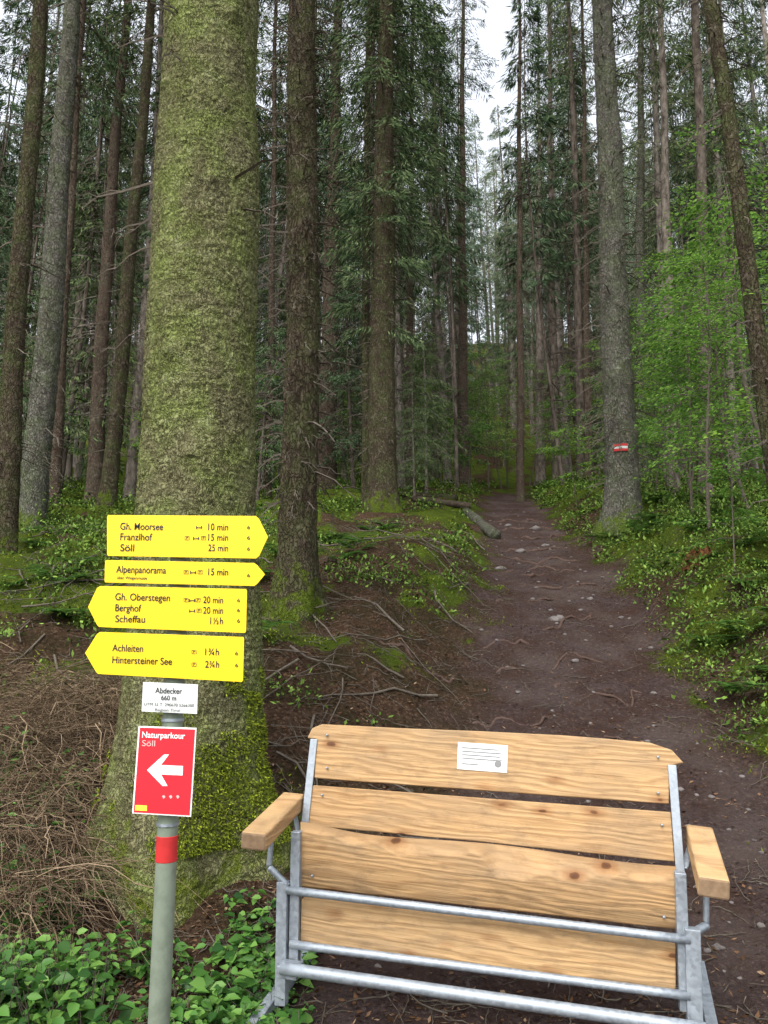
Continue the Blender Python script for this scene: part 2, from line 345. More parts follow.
# ------------------------------------------------------------ beech saplings
def beech_mesh(name,Ht,nb,L0,nl,ls=(.05,.085)):
    b=B(); hs=np.linspace(0,Ht,14); wx=rng.uniform(0,6,2)
    def ax(h): h=np.asarray(h,float); return np.stack([.12*Ht/5*np.sin(h*.9+wx[0]),.12*Ht/5*np.sin(h*.8+wx[1]),h],-1)
    b.add(*tubes(ax(hs),.006*Ht*(1-hs/Ht*.9),6),0)
    h=rng.uniform(.2*Ht,Ht*.98,nb); a=rng.uniform(0,6.28,nb); L=L0*(1.1-h/Ht*.6)*rng.uniform(.5,1.1,nb)
    out=np.stack([np.cos(a),np.sin(a),0*a],-1); side=np.stack([-np.sin(a),np.cos(a),0*a],-1); base=ax(h)
    up=rng.uniform(.05,.5,nb)
    def cur(i,tt): p=base[i]+out[i]*(L[i]*tt)[:,None]; p[:,2]+=L[i]*(up[i]*tt-.35*tt**2); return p
    P=np.stack([cur(np.arange(nb),np.full(nb,x)) for x in np.linspace(0,1,5)],1)
    b.add(*tubes(P,(.004*L+.003)[:,None]*np.linspace(1,.3,5)[None],4),0)
    i=np.repeat(np.arange(nb),nl); n=len(i); tt=.15+.85*rng.random(n); tw=np.round(tt*8)/8
    w=.42*L[i]*(1.15-tt)*rng.random(n); sg=rng.choice([-1,1],n)
    p=cur(i,tw)+side[i]*(sg*w)[:,None]+out[i]*(w*.6)[:,None]+rng.normal(size=(n,3))*.02; p[:,2]-=.12*w
    d=nrm(out[i]*.7+side[i]*(sg*rng.uniform(.1,1,n))[:,None]+np.stack([0*w,0*w,rng.uniform(-.5,.1,n)],-1))
    s_=nrm(np.cross(d,nrm(np.array([0,0,1.])+rng.normal(size=(n,3))*.45)))
    l=rng.uniform(*ls,n); b.add(*leaves6(p,d,s_,l,l*.62,.1),1)
    me=b.mesh(name); me.materials.append(M_twig); me.materials.append(M_beech); return me
BM=[beech_mesh('beech_mesh_a',4.5,28,1.5,64),beech_mesh('beech_mesh_b',6.5,38,1.9,72),beech_mesh('beech_mesh_c',2.2,20,.9,50,(.045,.07))]
def sap(m,u,D,s_=1.0,tone=(1,1,1)):
    z=float(H(x_at(u,D,4),D)); x=x_at(u,D,z); z=float(H(x,D))
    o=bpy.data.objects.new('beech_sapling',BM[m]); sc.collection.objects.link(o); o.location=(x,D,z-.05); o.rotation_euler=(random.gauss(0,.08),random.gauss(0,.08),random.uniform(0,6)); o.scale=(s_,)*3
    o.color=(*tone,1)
for a in [(1,712,11.5,.8),(1,775,10,.95),(0,680,16,.95),(0,725,15,1.05),(1,800,12,1.15),(2,735,9.5,.9),(0,700,13.5,1.),(1,745,14,1.0),(1,675,20,.9),(0,660,18,1.0),(1,692,17,1.1),
          (0,445,27,1.1),(0,470,31,1.3),(0,425,30,1.2),(1,400,34,1.),(0,590,30,1.2),(1,560,36,1.),(1,640,27,1.),(0,255,22,.9),(0,155,21,.9),(0,60,24,1.),(1,610,24,.8),(2,470,27,1.5),(0,345,26,.9),(1,730,22,1.1),(1,690,24,1.1),
          (1,430,42,1.2),(1,500,45,1.1),(1,530,40,1.1),(1,350,38,1.1),(1,580,44,1.3),(1,230,34,1.1),(1,130,33,1.1),(1,20,30,1.1),(0,560,27,1.0),(2,575,20,1.2),(2,640,19,1.2),
          (1,500,35,1.0),(0,488,34,1.3),(1,478,50,1.5),(0,512,38,1.5),(1,522,55,1.6),(1,512,75,2.)]:
    q=min(1,max(0,(a[2]-20)/25)); sap(*a,tone=(1+.05*q,1-.12*q,1+.9*q))  # distant saplings tinted greyer, haze painted into the leaf colour
# ------------------------------------------------------------ surveyed spruce trees
def spruce(u,D,w,ut,mat,cr=None,Ht=27,twigs=60,flare=.35,seg=24,tw=(.25,.9),bow=0.):
    z=float(H(x_at(u,D,3),D)); x=x_at(u,D,z); z=float(H(x,D))
    top=pt(ut,0,D); h0=top.z-z; dx=(top.x-x)/h0; r=w/2*D/F/1.0
    b=B(); ph=rng.uniform(0,6.28,3)
    def ax(h): h=np.asarray(h,float); return np.stack([dx*h+(bow+.03*D/10*math.sin(ph[2]))*np.sin(np.pi*np.clip(h/h0,0,1.5))+.02*np.sin(h*.9+ph[1]),.05*np.sin(h*.3+ph[0]),h],-1)
    def ra(h): h=np.asarray(h,float); return r*(1.05-.85*h/Ht)
    hs=np.concatenate([np.linspace(-.4,1.2,14),np.linspace(1.3,h0+1,120),np.linspace(h0+2,Ht,6)])
    V,q=tubes(ax(hs),ra(np.maximum(hs,0)),seg); V=V.reshape(len(hs),seg,3); th=np.linspace(0,2*np.pi,seg,endpoint=False)
    c=ax(hs)[:,None,:]; lob=.5+.5*np.cos(th*4+ph[1])*.7+.3*np.cos(th*3+ph[2])
    k_=1+flare*np.exp(-np.maximum(hs,0)/.28)[:,None]*(.5+lob[None])+.11*fbm(th[None]*2.5+ph[0],hs[:,None]*4,3)
    k_=k_+.045*vn(th[None]*5+3,hs[:,None]*11)
    V=c+(V-c)*k_[:,:,None]; b.add(V.reshape(-1,3),q,0)
    if twigs: dead_twigs(b,1.0,min(h0+1,Ht),twigs,ra,ax,2,*tw,th=.014)
    if cr: crown(b,cr[0],Ht,cr[1],cr[2],cr[3],ax,1,(.12,.28),(.018,.036),cr[4] if len(cr)>4 else .35)
    me=b.mesh('spruce_tree'); o=obj('spruce_tree',me,[mat,M_needle,M_twig],loc=(x,D,z)); o.color=(1.15,1.1,1.2,1)
    me.polygons.foreach_set('use_smooth',np.concatenate(b.M)==0); return o,x,z,r
spruce(4,11.5,22,40,M_dark,(15,2.2,45,100),twigs=80)
spruce(30,15,27,73,M_grey,(13,2.4,80,100),twigs=90)
spruce(52,19,13,82,M_red,(11,2.0,80,100),twigs=90)
spruce(92,21,16,128,M_red,(12,2.2,85,100),twigs=90)
spruce(108,18,16,152,M_dark,(13,2.2,85,100),twigs=100)
spruce(298,8.5,38,303,M_dark,(15,2.2,45,100),twigs=260,flare=.6,seg=48,tw=(.12,.8))
spruce(326,24,20,339,M_red,(14,2.4,90,100),twigs=90)
spruce(382,18,29,386,M_dark,(4.5,2.0,210,160,.5),twigs=120)
spruce(366,20,10,369,M_dark,(5,1.4,110,130),twigs=80)
spruce(408,27,8,413,M_red,(15,1.8,70,100),twigs=100)
spruce(464,30,11,463,M_red,(16,1.6,70,100),twigs=120)
spruce(521,26,8,520,M_red,(21,1.0,30,80),twigs=130,Ht=26)
spruce(557,32,9,549,M_far,(17,1.8,70,100),twigs=100)
spruce(588,28,8,582,M_red,(17,1.8,70,100),twigs=100)
spruce(540,40,10,538,M_far,(16,1.8,70,100),twigs=100)
spruce(436,38,10,434,M_far,(16,1.8,70,100),twigs=100)
o14,x14,z14,r14=spruce(622,15,33,603,M_grey,(11.5,2.2,90,110),twigs=300,tw=(.2,1.1),flare=.5,seg=32)
spruce(673,22,12,661,M_far,(14,2.0,80,100),twigs=100)
spruce(706,19,14,695,M_far,(13,2.0,80,100),twigs=100)
spruce(643,26,12,641,M_grey,(14,2.0,80,100),twigs=100)
spruce(790,9,19,712,M_dark,(14,1.8,40,90),twigs=100,tw=(.2,.7))
spruce(268,23,8,276,M_red,(12,1.6,70,100),twigs=100)
spruce(180,26,14,200,M_red,(10,2.2,90,100),twigs=70)
# trail blaze painted on the tree
b=B()
def band(zc,h,m):
    th=np.linspace(math.radians(-122),math.radians(-80),12); rr=r14*1.06+.03
    cx=x14+ (zc)*(pt(603,0,15).x-x14)/(pt(603,0,15).z-z14)
    V=np.concatenate([np.stack([cx+rr*np.cos(th),15+rr*np.sin(th),np.full(12,z14+zc+s_)],-1) for s_ in (-h/2,h/2)])
    b.add(V,[[i,i+1,13+i,12+i] for i in range(11)],m)
zc=pt(612,452,15).z-z14
band(zc-.05,.048,0); band(zc,.048,1); band(zc+.05,.048,0)
obj('trail_marker',b.mesh('trail_marker'),[M_mr,M_mw])
# ------------------------------------------------------------ the big spruce beside the sign
bx,by=x_at(184,5.2,.3),5.2; bz=float(H(bx,by,False))
seg=300; hs=np.concatenate([np.linspace(-.5,3,420),np.linspace(3.01,8.2,560),np.linspace(8.6,30,30)])
th=np.linspace(np.pi/2,np.pi/2+2*np.pi,seg,endpoint=False); TH,HH=np.meshgrid(th,hs)
RB=([-.5,0,.15,.4,.8,1.4,2.6,6.5,30],[.66,.58,.53,.475,.44,.412,.378,.352,.06])
R0=np.interp(HH,*RB)
lobf=lambda T_: np.cos(T_*5+1.2)*.6+np.cos(T_*3+.3)*.4
R0=R0*(1+.18*np.exp(-np.maximum(HH,0)/.35)*lobf(TH))
ua=(TH-np.pi/2)*.37
R0=R0+.03*fbm(ua*3,HH*.9,3)
wq=.6*fbm(ua*14,HH*12,2)
n_=np.abs(fbm(ua*22+3+wq,HH*13+wq,2)); n2_=np.abs(fbm(ua*34+9,HH*20+wq,2))
R0=R0+.009*sm(0,.16,n_)*(.75+.25*vn(ua*4,HH*3))+.005*sm(0,.2,n2_)+.009*fbm(ua*40,HH*34,4)+.004*vn(ua*14,HH*80)
for (tb,hb,am) in [(-1.9,3.1,.03),(-1.2,4.4,.03),(-2.3,5.2,.035),(-1.5,2.4,.02),(-.9,5.8,.03),(-1.7,6.3,.03)]:
    dd=((TH-2*np.pi)-tb)**2*.14+(HH-hb)**2
    R0=R0+am*np.exp(-dd/.0016)+am*np.exp(-dd/.009)*.4
cx=-.035*np.maximum(HH-1,0)*.55
V=np.stack([cx+R0*np.cos(TH),R0*np.sin(TH),HH],-1).reshape(-1,3)
i=np.arange(len(hs)-1)[:,None]*seg; j=np.arange(seg)[None]; j2=(j+1)%seg
b=B(); b.add(V,np.stack([i+j,i+j2,i+seg+j2,i+seg+j],-1).reshape(-1,4),0)
axb=lambda h: np.stack([-.019*np.maximum(np.asarray(h)-1,0),0*np.asarray(h),np.asarray(h,float)],-1)
dead_twigs(b,3.5,9,40,lambda h:np.full(len(h),.36),axb,2,.15,.8,.012)
crown(b,16,30,2.4,50,80,axb,1)
n=34000; tt_=rng.uniform(-np.pi,.1,n); hh_=rng.random(n)**1.2*1.05
msk=(fbm(tt_*2.6+7,hh_*4,3)*.9+.6*fbm(tt_*12,hh_*14,2)+.8*(np.cos(tt_+.3))-.75*hh_-.13+.65*np.exp(-((tt_+2.75)/.35)**2)*(hh_<.6))>0
tt_=tt_[msk];hh_=hh_[msk];n=len(tt_)
ri=np.interp(hh_,*RB)*(1+.18*np.exp(-hh_/.35)*lobf(tt_))+.020
on=np.stack([np.cos(tt_),np.sin(tt_),0*tt_],-1); P=on*ri[:,None]; P[:,2]=hh_
d=nrm(on*.6+rdir(n)*.8-np.array([0,0,.3])); b.add(*leaves(P,d,nrm(np.cross(d,rdir(n))),rng.uniform(.012,.032,n),rng.uniform(.004,.010,n)),3)
me=b.mesh('spruce_tree'); o=obj('spruce_tree',me,[M_big,M_needle,M_twig,M_moss],loc=(bx,by,bz)); me.polygons.foreach_set('use_smooth',np.concatenate(b.M)==0)
# ------------------------------------------------------------ undergrowth, moss, litter
def scatter(n,y0,y1,dens,p=1.0):
    y=y0+(y1-y0)*rng.random(n)**p; x=rng.uniform(-1,1,n)*(.56*y+.6); k=rng.random(n)<dens(x,y); return x[k],y[k]
def clear(x,y): return ((x-bx)**2+(y-by)**2>.6**2)
def d_under(x,y):
    tr_,mo_=masks(x,y); dx=x-tcen(y); nn=fbm(x*.8,y*.8,3)+.4*fbm(x*2.6,y*2.6,2)
    right=(dx>thw(y)+.05)*sm(-.45,.2,nn+.15)
    left=(dx<-thw(y)-.3)*sm(0,.45,nn-.08+.02*(y-10)+.25*sm(3.3,5,-dx))*.75*(y>6.5)
    return (right+left)*(1-tr_)
x,y=scatter(11000,5.3,36,d_under,1.35); nc=len(x)
hc=rng.uniform(.05,.42,nc)*np.where(rng.random(nc)<.15,1.6,1)*np.interp(y,[5.6,9,14],[.45,.8,1.1]); nl=26; i=np.repeat(np.arange(nc),nl); n=len(i)
o_=rdir(n); rr=rng.random(n)**.5; cs=rng.uniform(.6,1.5,nc)[i]
P=np.stack([x[i]+o_[:,0]*rr*.28,y[i]+o_[:,1]*rr*.28,H(x,y)[i]+np.abs(o_[:,2])*rr*hc[i]+.03],-1)
d=nrm(o_*.7+rng.normal(size=(n,3))*.5); s_=nrm(np.cross(d,nrm(np.array([0,0,1.])+rng.normal(size=(n,3))*.5)))
l=rng.uniform(.03,.07,n)*cs*np.interp(y[i],[7,20,34],[.75,1.3,1.9]); b=B(); b.add(*leaves(P,d,s_,l,l*.5),0)
obj('undergrowth',b.mesh('undergrowth'),[M_under])
# ferns
x,y=scatter(380,5.6,17,lambda x,y:((x-tcen(y)>thw(y)+.4)*.75+(x-tcen(y)<-thw(y)-1.8)*.35*(y>6.8))*(1-masks(x,y)[0]),1.1); nc=len(x)
nf=8; fi=np.repeat(np.arange(nc),nf); a=rng.uniform(0,6.28,len(fi)); L=rng.uniform(.25,.5,len(fi)); zz=H(x,y)[fi]
def fr(k_,tt): 
    return np.stack([x[fi][k_]+np.cos(a[k_])*L[k_]*tt,y[fi][k_]+np.sin(a[k_])*L[k_]*tt,zz[k_]+L[k_]*(1.05*tt-.85*tt**2)],-1)
nlf=26; k_=np.repeat(np.arange(len(fi)),nlf); tq=np.tile(np.repeat(np.linspace(.15,1,nlf//2),2),len(fi)); sg=np.tile([-1,1],len(k_)//2)
P=fr(k_,tq); sd=np.stack([-np.sin(a[k_]),np.cos(a[k_]),0*tq],-1)*sg[:,None]; od=np.stack([np.cos(a[k_]),np.sin(a[k_]),-.3+0*tq],-1)
d=nrm(sd+od*.45); s_=nrm(np.cross(d,np.array([0,0,1.])+rng.normal(size=(len(k_),3))*.15)); l=L[k_]*.32*np.sin(np.pi*(.2+.78*tq))+.008
b=B(); b.add(*leaves(P,d,s_,l,.25*l+.006),0); ka=np.arange(len(fi)); b.add(*tubes(np.stack([fr(ka,np.full(len(fi),q)) for q in (0,.25,.5,.75,1)],1),np.tile([.003,.0025,.002,.0015,.0008],(len(fi),1)),3),0)
obj('ferns',b.mesh('ferns'),[M_fern])
def d_moss(x,y): tr_,mo_=masks(x,y); return mo_*sm(-.2,.35,fbm(x*4,y*4,3)+.05)
x,y=scatter(140000,4.6,17,d_moss,1.2); n=len(x)
d=nrm(rdir(n)*.9+np.array([0,0,1.])); P=np.stack([x,y,H(x,y)-.004],-1)
b=B(); b.add(*leaves(P,d,nrm(np.cross(d,rdir(n))),rng.uniform(.015,.045,n),rng.uniform(.006,.016,n)),0)
obj('moss',b.mesh('moss'),[M_moss])
def d_lit(x,y): tr_,mo_=masks(x,y); return (1-.7*mo_)*(1-.6*tr_)*(.35+.65*sm(-.2,.3,fbm(x*3,y*3,2)))
x,y=scatter(110000,3.4,17,d_lit,1.5); n=len(x)
d=nrm(rdir(n,.25)); up_=nrm(np.array([0,0,1.])+rng.normal(size=(n,3))*.35); P=np.stack([x,y,H(x,y)+.006],-1)
l=rng.uniform(.012,.05,n); b=B(); b.add(*leaves(P,d,nrm(np.cross(d,up_)),l,l*rng.uniform(.1,.6,n)),0)
obj('leaf_litter',b.mesh('leaf_litter'),[M_litter])
def sticks(name,n,y0,y1,dens,L,th,mat,lift=.01,p=1.):
    x,y=scatter(n,y0,y1,dens,p); n=len(x); a=rng.uniform(0,np.pi*2,n); l=rng.uniform(*L,n)*rng.uniform(.5,1,n)
    K=7; tt=np.linspace(-.5,.5,K); d=np.stack([np.cos(a),np.sin(a)],-1); off=np.stack([-d[:,1],d[:,0]],-1)*rng.normal(size=(n,1))*.12
    XY=np.stack([x,y],-1)[:,None]+d[:,None]*l[:,None,None]*tt[None,:,None]+off[:,None]*l[:,None,None]*(tt**2)[None,:,None]*2+rng.normal(size=(n,K,2))*.02*l[:,None,None]
    Z=H(XY[...,0],XY[...,1]); sl_=(Z[:,-1]-Z[:,0])[:,None]*tt[None]+Z.mean(1,keepdims=True); Z=np.maximum(Z,sl_-.01)+lift*rng.uniform(.3,1.5,(n,1))
    P=np.concatenate([XY,Z[...,None]],-1); r=rng.uniform(*th,n)[:,None]*np.linspace(1,.4,K)[None]
    b=B(); b.add(*tubes(P,r,5),0)
    k2=3; idx=np.repeat(np.arange(n),k2); ti=rng.integers(1,K-1,len(idx)); s0=P[idx,ti]; dd=nrm(np.concatenate([d[idx],np.zeros((len(idx),1))],1)+rdir(len(idx),.5)*.9); l2=(l[idx]*rng.uniform(.1,.35,len(idx)))[:,None]
    b.add(*tubes(np.stack([s0,s0+dd*l2*.5,s0+dd*l2],1),r[idx,ti][:,None]*np.array([[.6,.45,.2]]),4),0)
    return obj(name,b.mesh(name),[mat],smooth=True)
sticks('twigs',4600,3.6,16,lambda x,y:(1-.6*masks(x,y)[0])*clear(x,y),(.06,.5),(.0015,.005),M_twig,.012,1.2)
sticks('fallen_branches',330,5.6,16,lambda x,y:(x<tcen(y)-thw(y)-.2)*clear(x,y)*1.,(.4,1.9),(.005,.016),M_twig,.04)
# stones
b=B(); 
def rock(x,y,r,sq=.6,seed=0):
    th=np.linspace(0,2*np.pi,12,endpoint=False); ph=np.linspace(.02,np.pi-.02,8); PH,TH_=np.meshgrid(ph,th,indexing='ij')
    rr=r*(1+.5*fbm(np.cos(TH_)*1.7+seed,np.sin(TH_)*1.7+PH*1.9,3)); a=seed*2.1
    Xr=rr*np.sin(PH)*np.cos(TH_)*1.25; Yr=rr*np.sin(PH)*np.sin(TH_)
    V=np.stack([x+Xr*np.cos(a)-Yr*np.sin(a),y+Xr*np.sin(a)+Yr*np.cos(a),float(H(x,y))-r*sq*.15+rr*np.cos(PH)*sq],-1).reshape(-1,3)
    i=np.arange(7)[:,None]*12; j=np.arange(12)[None]; b.add(V,np.stack([i+j,i+12+j,i+12+(j+1)%12,i+(j+1)%12],-1).reshape(-1,4),0)
x,y=scatter(1000,4.2,24,lambda x,y:masks(x,y)[0]*(np.abs(x-tcen(y))<thw(y)),1.3)
for q in range(len(x)): rock(x[q],y[q],rng.uniform(.006,.02)*(1+.05*y[q]),.7,q)
for (u,v,D,r) in [(557,610,10,.12),(520,545,15,.10),(590,588,11,.05),(508,520,19,.09),(575,650,8.6,.04),(535,522,18.5,.12),(545,535,16,.09),(500,560,13,.07)]:
    z=CH+D*math.tan(math.atan((512-v)/F)+PITCH); rock(x_at(u,D,z),D,r,.6,u)
obj('stones',b.mesh('stones'),[M_stone])
# roots crossing the trail
b=B()
for (x0,y0,x1,y1,r) in [(.7,7.2,2.0,7.5,.018),(1.2,6.7,2.4,6.95,.014),(1.0,8.4,2.6,8.7,.02),(1.6,9.6,3.0,9.9,.025),(2.0,11.5,3.5,11.9,.03),(2.2,14,3.8,14.3,.05),(-.5,8.2,1.0,8.0,.025),(2.6,17,4.2,17.2,.05),(2.8,20,4.4,20.3,.06),(1.9,12.6,3.4,12.9,.035),(2.3,15.4,3.9,15.6,.05),(2.7,18.4,4.3,18.7,.06),(2.4,13.3,3.2,13.4,.04),(1.5,10.4,2.9,10.8,.025),(1.1,9.0,2.2,9.3,.022),(1.7,7.9,2.8,8.0,.018)]:
    tt=np.linspace(0,1,50); xx=x0+(x1-x0)*tt+.08*vn(tt*5+x0*9,tt*0); yy=y0+(y1-y0)*tt+.3*vn(tt*5+y0*7,tt*0+3)+.07*vn(tt*14+y0,tt*0)
    zz=H(xx,yy)-.3*r+.03*vn(tt*9+x1*5,tt*0)-.05*(np.abs(tt-.5)*2)**3
    b.add(*tubes(np.stack([xx,yy,zz],-1),r*(1-.5*tt)*(1+.3*vn(tt*20,tt*0+y0)),8),0)
obj('tree_roots',b.mesh('tree_roots'),[M_root],smooth=True)
# fallen logs and rotten stump
def log(u0,v0,u1,v1,D0,D1,r,mat):
    z0=CH+D0*math.tan(math.atan((512-v0)/F)+PITCH); z1=CH+D1*math.tan(math.atan((512-v1)/F)+PITCH)
    x0=x_at(u0,D0,z0); x1=x_at(u1,D1,z1); z0=float(H(x0,D0))+r*.7; z1=float(H(x1,D1))+r*.7
    tt=np.linspace(0,1,20); P=np.stack([x0+(x1-x0)*tt,D0+(D1-D0)*tt,z0+(z1-z0)*tt],-1)
    P=np.concatenate([P[:1],P,P[-1:]]); R=np.concatenate([[.001],np.full(20,r)*(1+.15*vn(tt*9,tt*0)),[.001]]); 
    b=B(); b.add(*tubes(P,R,14),0); obj('fallen_log',b.mesh('fallen_log'),[mat],smooth=True)
log(466,503,495,528,20.5,16.8,.13,M_grey); log(398,486,456,489,23,22,.13,M_dark); log(412,495,470,498,21,21,.10,M_red)
D=10.2; z=CH+D*math.tan(math.atan((512-590)/F)+PITCH); x0=x_at(702,D,z); z0=float(H(x0,D))
th=np.linspace(0,2*np.pi,28,endpoint=False); b=B(); rows=[]
for k_,(r,z_) in enumerate([(.24,-.1),(.18,.02),(.15,.07),(.11,.12),(.07,.13),(.02,.06)]):
    rows.append(np.stack([x0+r*np.cos(th)*(1+.25*vn(th*4,th*0+k_*.4)),D+r*np.sin(th),z0+z_+.10*vn(th*6+k_*.5,th*0+2)],-1))
V=np.concatenate(rows); i=np.arange(5)[:,None]*28; j=np.arange(28)[None]
b.add(V,np.stack([i+j,i+(j+1)%28,i+28+(j+1)%28,i+28+j],-1).reshape(-1,4),0); obj('tree_stump',b.mesh('tree_stump'),[M_rot])
# foreground leafy plants
b=B(); 
def pl(n,y0,y1,f0,f1,cut):
    y=rng.uniform(y0,y1,n); x=-y*rng.uniform(f0,f1,n); k=clear(x,y)&(fbm(x*2.6+3,y*2.6,3)+rng.normal(size=n)*.12>cut); return x[k],y[k]
A_=[pl(820,3.6,4.6,.32,.53,-.04),pl(320,4.6,5.9,.36,.53,.06),pl(400,3.55,4.3,.10,.32,.08),pl(160,4.2,5.0,.12,.2,.05)]
x=np.concatenate([a[0] for a in A_]); y=np.concatenate([a[1] for a in A_]); nc=len(x)
zg=H(x,y); hgt=rng.uniform(.03,.24,nc)*np.where(x<-1.2,1.2,.5)+.12*(y>4.7)*(x<-1.5)
tip=np.stack([x+rng.normal(size=nc)*.06,y+rng.normal(size=nc)*.06,zg+hgt],-1); base=np.stack([x,y,zg-.01],-1)
P=np.stack([base,(base+tip)/2+rng.normal(size=(nc,3))*.01,tip],1); b.add(*tubes(P,np.tile([.003,.002,.0015],(nc,1)),4),1)
nl=5; i=np.repeat(np.arange(nc),nl); n=len(i); f=rng.uniform(.3,1,n); a=rng.uniform(0,6.28,n)
p=base[i]*(1-f)[:,None]+tip[i]*f[:,None]
o_=np.stack([np.cos(a),np.sin(a),rng.uniform(-.2,.6,n)],-1); p=p+o_*rng.uniform(.01,.06,n)[:,None]
d=nrm(o_+np.array([0,0,-.25])); s_=nrm(np.cross(d,nrm(np.array([0,-.2,1.])+rng.normal(size=(n,3))*.45)))
l=rng.uniform(.025,.08,n)*rng.uniform(.65,1.4,nc)[i]; b.add(*leaves6(p,d,s_,l,l*rng.uniform(.5,.8,n),.16),0)
obj('bramble_plants',b.mesh('bramble_plants'),[M_plant,M_twig])
# dry brush pile
n=6000; cy=rng.uniform(4.2,7.0,n); cx_=-cy*rng.uniform(.30,.54,n); k_=(fbm(cx_*2,cy*2,2)>-.25)&(cx_<-1.65-.1*(cy-4.5)); cx_=cx_[k_]; cy=cy[k_]; n=len(cx_)
a=np.where(rng.random(n)<.55,rng.normal(-1.4,.7,n),rng.uniform(0,6.28,n)); L=rng.uniform(.15,.85,n); K=7; tt=np.linspace(0,1,K); hz=H(cx_,cy)
top=rng.uniform(.02,.38,n)*(.5+.8*np.clip(fbm(cx_*1.5,cy*1.5,2)+.5,0,1))
P=np.stack([cx_[:,None]+np.cos(a)[:,None]*L[:,None]*tt,cy[:,None]+np.sin(a)[:,None]*L[:,None]*tt*.8,hz[:,None]+top[:,None]+L[:,None]*(.9*tt-1.25*tt**2)*rng.uniform(-.1,.9,(n,1))],-1)
P[:,:,2]=np.maximum(P[:,:,2],H(P[:,:,0],P[:,:,1],False)+.01); P[:,1:]+=rng.normal(size=(n,K-1,3))*.016
b=B(); b.add(*tubes(P,(rng.uniform(.0012,.003,n)*np.where(rng.random(n)<.08,2.4,1))[:,None]*np.linspace(1,.4,K)[None],3),0)
obj('dry_brush',b.mesh('dry_brush'),[M_dry])
# ------------------------------------------------------------ signpost
sign=empty('trail_signpost')
def poly(name,pts_,thick,mats,parent,bev=.0,smooth=False):
    n=len(pts_); V=[tuple(p) for p in pts_]
    tot=Vector((0,0,0))
    for i in range(n): tot+=Vector(V[i]).cross(Vector(V[(i+1)%n]))
    nn=tot.normalized()
    if nn.y>0: nn=-nn
    V2=[tuple(Vector(p)-nn*thick) for p in V]
    me=bpy.data.meshes.new(name); me.from_pydata(V+V2,[],[list(range(n)),list(range(2*n-1,n-1,-1))]+[[i,i+n,(i+1)%n+n,(i+1)%n] for i in range(n)])
    bm=bmesh.new(); bm.from_mesh(me); bmesh.ops.recalc_face_normals(bm,faces=bm.faces); bm.to_mesh(me); bm.free()
    o=obj(name,me,mats,parent)
    if bev: 
        md=o.modifiers.new('b','BEVEL'); md.width=bev; md.segments=3; md.limit_method='ANGLE'
    return o
DS=2.80
def plate(name,pp,mat,D=DS,th=.004): return poly(name,[pt(u,v,D) for u,v in pp],th,[mat],sign,.0008 if th>.003 else 0)
plate('arrow_sign',[(108,515),(256,516),(259,519),(268,537),(259,556),(256,558.5),(108,556),(107,554),(107,517)],M_yel)
plate('arrow_sign',[(106,560),(254,563),(257,565),(265,574.5),(257,584),(254,586),(105,582.5),(104.5,581),(105,561)],M_yel)
plate('arrow_sign',[(100,586),(246,589),(247,591),(246,631),(245,633),(99,627),(97,625),(88,607),(97,588)],M_yel)
plate('arrow_sign',[(100,632),(243,637),(244,639),(243,680),(242,682),(98,674),(96,672),(85,653),(97,634)],M_yel)
plate('name_plate',[(143,682),(198,684.5),(197,714),(141.5,711.5)],M_white)
plate('nature_park_sign',[(138.5,726),(196.5,728),(191,817),(132,813.5)],M_wp)
plate('nature_park_panel',[(140,727.5),(195,729.5),(189.6,815.5),(133.6,812.2)],M_redp,DS-.0015,.001)
plate('logo_strip',[(135.4,805),(147,805.6),(146.8,811),(135,810.4)],M_lime,DS-.003,.001)
plate('direction_arrow',[(147,770),(164,754.5),(169,754.5),(161,765),(183,766),(182.6,775.5),(161,774.5),(167.5,786),(162.5,786)],M_wp,DS-.003,.001)
fc=bpy.data.curves
def text(s,u,v,wpx,cap,mat,D=DS-.0022,roll=-.012,bold=.012):
    c=fc.new('t','FONT'); c.body=s; c.size=1; c.offset=bold; o=bpy.data.objects.new('t',c); sc.collection.objects.link(o)
    bpy.context.view_layer.update(); me=bpy.data.meshes.new_from_object(o.evaluated_get(bpy.context.evaluated_depsgraph_get()))
    bpy.data.objects.remove(o)
    n=len(me.vertices)
    if n==0: return
    co=np.empty(n*3); me.vertices.foreach_get('co',co); co=co.reshape(-1,3)
    p=pt(u,v,D); pr=pt(u+wpx,v,D); pu=pt(u,v-cap,D)
    W=(pr-p).length; Hc=(pu-p).length
    x=(co[:,0]-co[:,0].min())/(np.ptp(co[:,0])+1e-6)*W; z=co[:,1]/.70*Hc
    V=np.stack([p.x+x,np.full(n,D),p.z+z+x*roll],-1); me.vertices.foreach_set('co',V.astype(np.float32).ravel()); me.update()
    obj('lettering',me,[mat],sign)
K_=M_black
text('Gh. Moorsee',120,529.5,43,7,K_); text('Franzlhof',120,540,32,7,K_); text('Söll',120,551,14,7,K_)
text('10 min',208,530,20,6.8,K_); text('15 min',208,540.5,20,6.8,K_); text('25 min',208,551,20,6.8,K_)
for v in (529,539.5,550.5): text('6',247,v,3,3.6,K_)
text('Alpenpanorama',116,572.5,50,7,K_,roll=-.02); text('über Wiegenmulde',117,579,30,3,K_,roll=-.02); text('15 min',208,575,20,6.8,K_); text('6',247,577,3,3.6,K_)
text('Gh. Oberstegen',115,600,55,7,K_,roll=-.02); text('Berghof',115,611,26,7,K_,roll=-.02); text('Scheffau',115,622,30,7,K_,roll=-.02)
text('20 min',203,603,20,6.8,K_); text('20 min',203,613.5,20,6.8,K_); text('1½h',210,624,13,6.8,K_)
for v in (602,612,622.5): text('6',237,v,3,3.6,K_)
text('Achleiten',112,651,31,7,K_,roll=-.03); text('Hintersteiner See',112,663,60,7,K_,roll=-.03)
